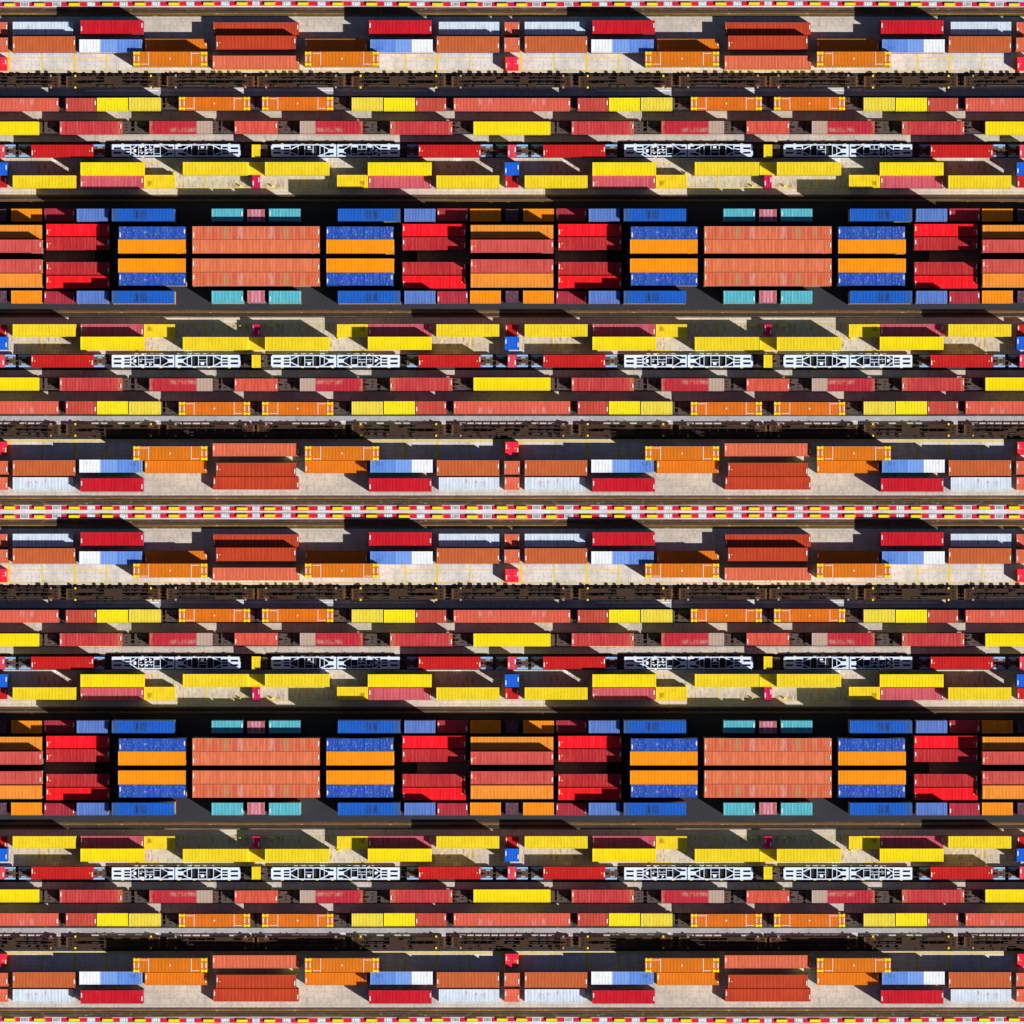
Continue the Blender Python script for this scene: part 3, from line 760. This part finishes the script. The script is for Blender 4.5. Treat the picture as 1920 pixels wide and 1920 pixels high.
def coupler_part(t, L):
    for s in (-1, 1):
        b = MB(); a, c = sorted((s * L / 2, s * (L / 2 + .33))); b.box(a, c, -.1, .1, .85, 1.05)
        t.part('coupler', b.mesh('coupler', M['grey']))
    return t

WG = [  # name lane, x0, x1 (tile px), y centre, style, look
 ('E', 0, 113, 153.8, 'E', 'long empty brown flat wagon with open deck'),
 ('E', 125, 300.5, 153.8, 'E', 'empty brown flat wagon with ochre end beams'),
 ('E', 313, 477.5, 153.4, 'E', 'empty dark brown flat wagon'),
 ('F', 0, 114, 195.7, 'F', 'flat wagon under a salmon red container'),
 ('F', 119, 305, 195.5, 'F', 'flat wagon under brick red and yellow containers'),
 ('F', 311, 477.5, 194.5, 'F', 'flat wagon under yellow cornered orange container'),
 ('G', 0, 80, 240, 'F', 'flat wagon under a long yellow container'),
 ('G', 84, 246, 239.5, 'F', 'brown ended flat wagon under a crimson container'),
 ('G', 253, 410, 239, 'F', 'flat wagon under a crimson and beige container'),
 ('G', 415, 480, 238.6, 'F', 'flat wagon under a short coral container'),
 ('H', 0, 30, 283.2, 'H', 'short blue sided wagon under a pink container'),
 ('H', 36, 197, 283, 'H', 'blue sided wagon under a scarlet container'),
 ('H', 458, 480, 282.8, 'F', 'short wagon under a stubby yellow container'),
]
LW = {'E': 'empty train', 'F': 'train beside the empty wagons', 'G': 'middle loaded train', 'H': 'train with lattice wagons'}
wit = []
for k, (lane, x0, x1, yc, st, look) in enumerate(WG):
    seam = 0 if x0 == 0 else (480 if x1 == 480 else None)
    if seam == 0: w = 2 * x1
    elif seam == 480: w = 2 * (480 - x0)
    else: w = x1 - x0
    cx = seam if seam is not None else (x0 + x1) / 2
    t = coupler_part(flat_wagon(w * S, 2.28 if st != 'E' else 2.14, st, k + 3), w * S)
    for j in range(4):
        if seam is None: sp = [(fx(cx, i), i % 2 == 1) for i in range(4)]
        elif seam == 0: sp = [(0, False), (960, False), (1920, False)]
        else: sp = [(480, False), (1440, False)]
        for (px, fl) in sp: wit.append([lane, j, px, t, P(px, fy(yc, j), 0), fl, look])

# white lattice wagons (two joined lattice frames)
def lattice():
    t = Thing('lattice_wagon'); X0 = 330.0; YC = 282.6; z0, z1 = 0.95, 1.38
    def c(x, y): return ((x - X0) * S, (YC - y) * S)
    def bar(m, xa, ya, xb, yb, w, dz=0.0):
        a, b = c(xa, ya), c(xb, yb); m.bar(a[0], a[1], b[0], b[1], w * S, z0, z1 + dz)
    def box(m, xa, xb, ya, yb, dz=0.0):
        a, b = c(xa, yb), c(xb, ya); m.box(a[0], b[0], a[1], b[1], z0, z1 + dz)
    T0, T1, B0, B1 = 271.2, 273.2, 292.2, 294.3
    m = MB()
    box(m, 210.5, 327.4, T0, T1, .004); box(m, 210.5, 327.4, B0, B1, .004)
    box(m, 210.3, 214, T1, B0)
    box(m, 228, 233.5, T1, B0)
    for ya, yb in ((T1, 276.7), (280.4, 285.2), (288.8, B0)): box(m, 214, 228, ya, yb, -.02)
    for ya, yb in ((T1, 275.6), (279.2, 281.2), (284.2, 286.2), (289.6, B0)): box(m, 233.5, 244.5, ya, yb, -.02)
    box(m, 244.5, 246.5, T1, B0, -.01)
    bar(m, 246, 281, 257.5, 273, 1.8); bar(m, 246, 285, 257.5, 292.8, 1.8)
    for x in (260.5, 272.6, 289, 301.2): box(m, x - .55, x + .55, T1, B0, -.006)
    box(m, 273.3, 288.3, 280, 281.2, -.01); box(m, 261, 288.3, 285.2, 286.2, -.012); box(m, 289.7, 300.5, 288.2, 289.0, -.01)
    box(m, 280.6, 281.8, T1, 280, -.014)
    for ya, yb in ((T1, 276.6),): box(m, 262, 271, ya, yb, -.03); box(m, 290, 300, ya, yb, -.03)
    bar(m, 302.5, 273, 317, 281.5, 1.4, -.002); bar(m, 302.5, 292.8, 317, 284.8, 1.4, -.002)
    box(m, 315, 327.4, 279.6, 287, -.004)
    box(m, 316.5, 325, T1, 275.2, -.02); box(m, 316.5, 325, 290.6, B0, -.02); box(m, 324.8, 327.4, T1, B0, -.03)
    t.part('lattice_frame', m.mesh('lattice_frame', M['white']))
    m = MB()
    box(m, 329.2, 449.5, T0, T1, .004); box(m, 329.2, 449.5, B0, B1, .004)
    box(m, 329.2, 334, T1, B0, -.008); box(m, 334, 344.5, 279.6, 287, -.012)
    box(m, 334, 341, T1, 275.2, -.02); box(m, 334, 341, 290.6, B0, -.02)
    bar(m, 343, 281, 352, 275.5, 1.9); bar(m, 352, 275.6, 360, 273, 1.9, .002); bar(m, 343, 285, 353, 290, 1.9); bar(m, 353, 290, 361, 292.8, 1.9, .002)
    for x in (351.6, 359.8, 372.6, 388.3, 400.8): box(m, x - .6, x + .6, T1, B0, -.006)
    box(m, 373.3, 387.7, 280.2, 281.1, -.01); box(m, 373.3, 387.7, 285, 285.8, -.01)
    bar(m, 398, 272.8, 407, 276.6, 1.9); bar(m, 407, 276.5, 415.5, 281.6, 1.9, .002); bar(m, 400, 293, 415.5, 285.4, 1.8)
    box(m, 414.6, 416.8, T1, B0, -.012)
    for ya, yb in ((T1, 275.6), (279.2, 281.2), (284.2, 286.2), (289.6, B0)): box(m, 416.8, 427.6, ya, yb, -.02)
    box(m, 427.6, 433, T1, B0)
    for ya, yb in ((T1, 276.7), (280.4, 285.2), (288.8, B0)): box(m, 433, 447, ya, yb, -.02)
    box(m, 447, 451.3, T1 + .4, B0 - .4, -.002)
    t.part('lattice_frame', m.mesh('lattice_frame', M['white']))
    m = MB(); box(m, 327.6, 329.0, 275, 291, -.06); t.part('joint', m.mesh('joint', M['black']))
    m = MB()
    a, b = c(216, 291), c(446, 274.5); m.box(a[0], b[0], a[1], b[1], .70, .78)
    t.part('underframe', m.mesh('underframe', M['black']))  # black sheet added as the dark shade between the lattice bars
    m = MB()
    for k in range(9):
        xa = 263 + (k % 3) * 9.3 + (k // 6) * 2; yy = 276 + (k // 3) * 5.4
        a, b = c(xa, yy + 2), c(xa + 3.2, yy); m.box(a[0], b[0], a[1], b[1], .78, .95)
    a, b = c(377, 281 - 1), c(383, 274.8); m.box(a[0], b[0], a[1], b[1], .78, .92)
    a, b = c(251, 286), c(257, 280); m.box(a[0], b[0], a[1], b[1], .78, .9)
    t.part('brake_gear', m.mesh('brake_gear', M['plate']))
    for (x, y) in ((230.5, 270.6), (268.5, 270.6), (302, 270.6), (268.5, 295), (365, 270.7), (392.5, 270.7), (430.5, 270.2), (336, 270.6)):
        m = MB(); box(m, x - 2.4, x + 2.4, y - .7, y + .7, -.05); t.part('lashing_lug', m.mesh('lashing_lug', M['yellow']))
    for x in (228, 330, 432): t.part('bogie', BOG, ((x - X0) * S, 0, 0))
    m = MB(); a, b = c(451.3, 284), c(457.5, 282.4); m.box(a[0], b[0], a[1], b[1], .95, 1.15)
    a, b = c(452, 290), c(457, 289.2); m.box(a[0], b[0], a[1], b[1], 1.0, 1.1)
    t.part('coupler', m.mesh('coupler', M['grey']))
    return t
lt = lattice()
for j in range(4):
    for i in range(4):
        wit.append(['H', j, fx(330, i), lt, P(fx(330, i), fy(282.6, j), 0), i % 2 == 1, 'white lattice frame wagon with yellow lugs'])
rw = {}
for it in wit: rw.setdefault((it[0], it[1]), []).append(it)
for (lane, j), lst in rw.items():
    lst.sort(key=lambda a: a[2])
    for n, it in enumerate(lst):
        lab = '%s, %s from left in its train, %s quarter' % (it[6], ORD[n], QN[j].replace(' ', '-'))
        if len(lab.split()) > 16: print('LONG', lab)
        it[3].place(it[4], it[5], j % 2 == 1, lab, 'railway wagon', {'E': 'empty brown flat wagons', 'F': 'wagons of the loaded trains', 'G': 'wagons of the loaded trains',
                    'H': 'white lattice wagons' if it[3] is lt else 'wagons of the loaded trains'}[lane])

# bay numbers painted on the lane beside the lattice wagons
for (txt, xa, xb) in (('087', 96, 110.5), ('095', 344.5, 361)):
    me = text_mesh(txt, M['digit'], ((xb - xa) * S, 7.2 * S), 'lane_number')
    for j in range(4):
        for i in range(4):
            p = P(fx((xa + xb) / 2, i), fy(299.6, j), 0.02)
            link('lane_number', variant(me, i % 2 == 1, j % 2 == 0), None, p, kind='structure')

# ------------------------------------------------------------------ yellow corner guards standing on the concrete
gm = MB(); gm.box(-.32, .32, -.2, .2, 0, .12); gm.cyl(0, 0, .12, .85, .15, .13, 14); gm.cyl(0, 0, .85, .93, .13, .05, 14)
gme = gm.mesh('guard_post', M['yellow'])
GP = [(325, 325.3, 'short rust stained yellow container', 'guard'), (450, 349.2, 'apron edge', 'guard'), (80.3, 465.5, 'crimson container of the dark block', 'guard')]
for gi, (tx, ty, near, _) in enumerate(GP):
    for j in range(4):
        for n, px in enumerate(sorted(fx(tx, i) for i in range(4))):
            i = [q for q in range(4) if abs(fx(tx, q) - px) < .1][0]
            where = ['beside the short rust-stained yellow container', 'on the apron edge', 'at the corner of the dark block'][gi]
            link('guard_post', variant(gme, i % 2 == 1, j % 2 == 1), None, P(px, fy(ty, j), 0), category='bollard', group='yellow guard posts',
                 label='small yellow post %s, %s from left, %s quarter' % (where, ORD[n], QN[j].replace(' ', '-')))
print('objects', len(scene.objects), len(C.objects))
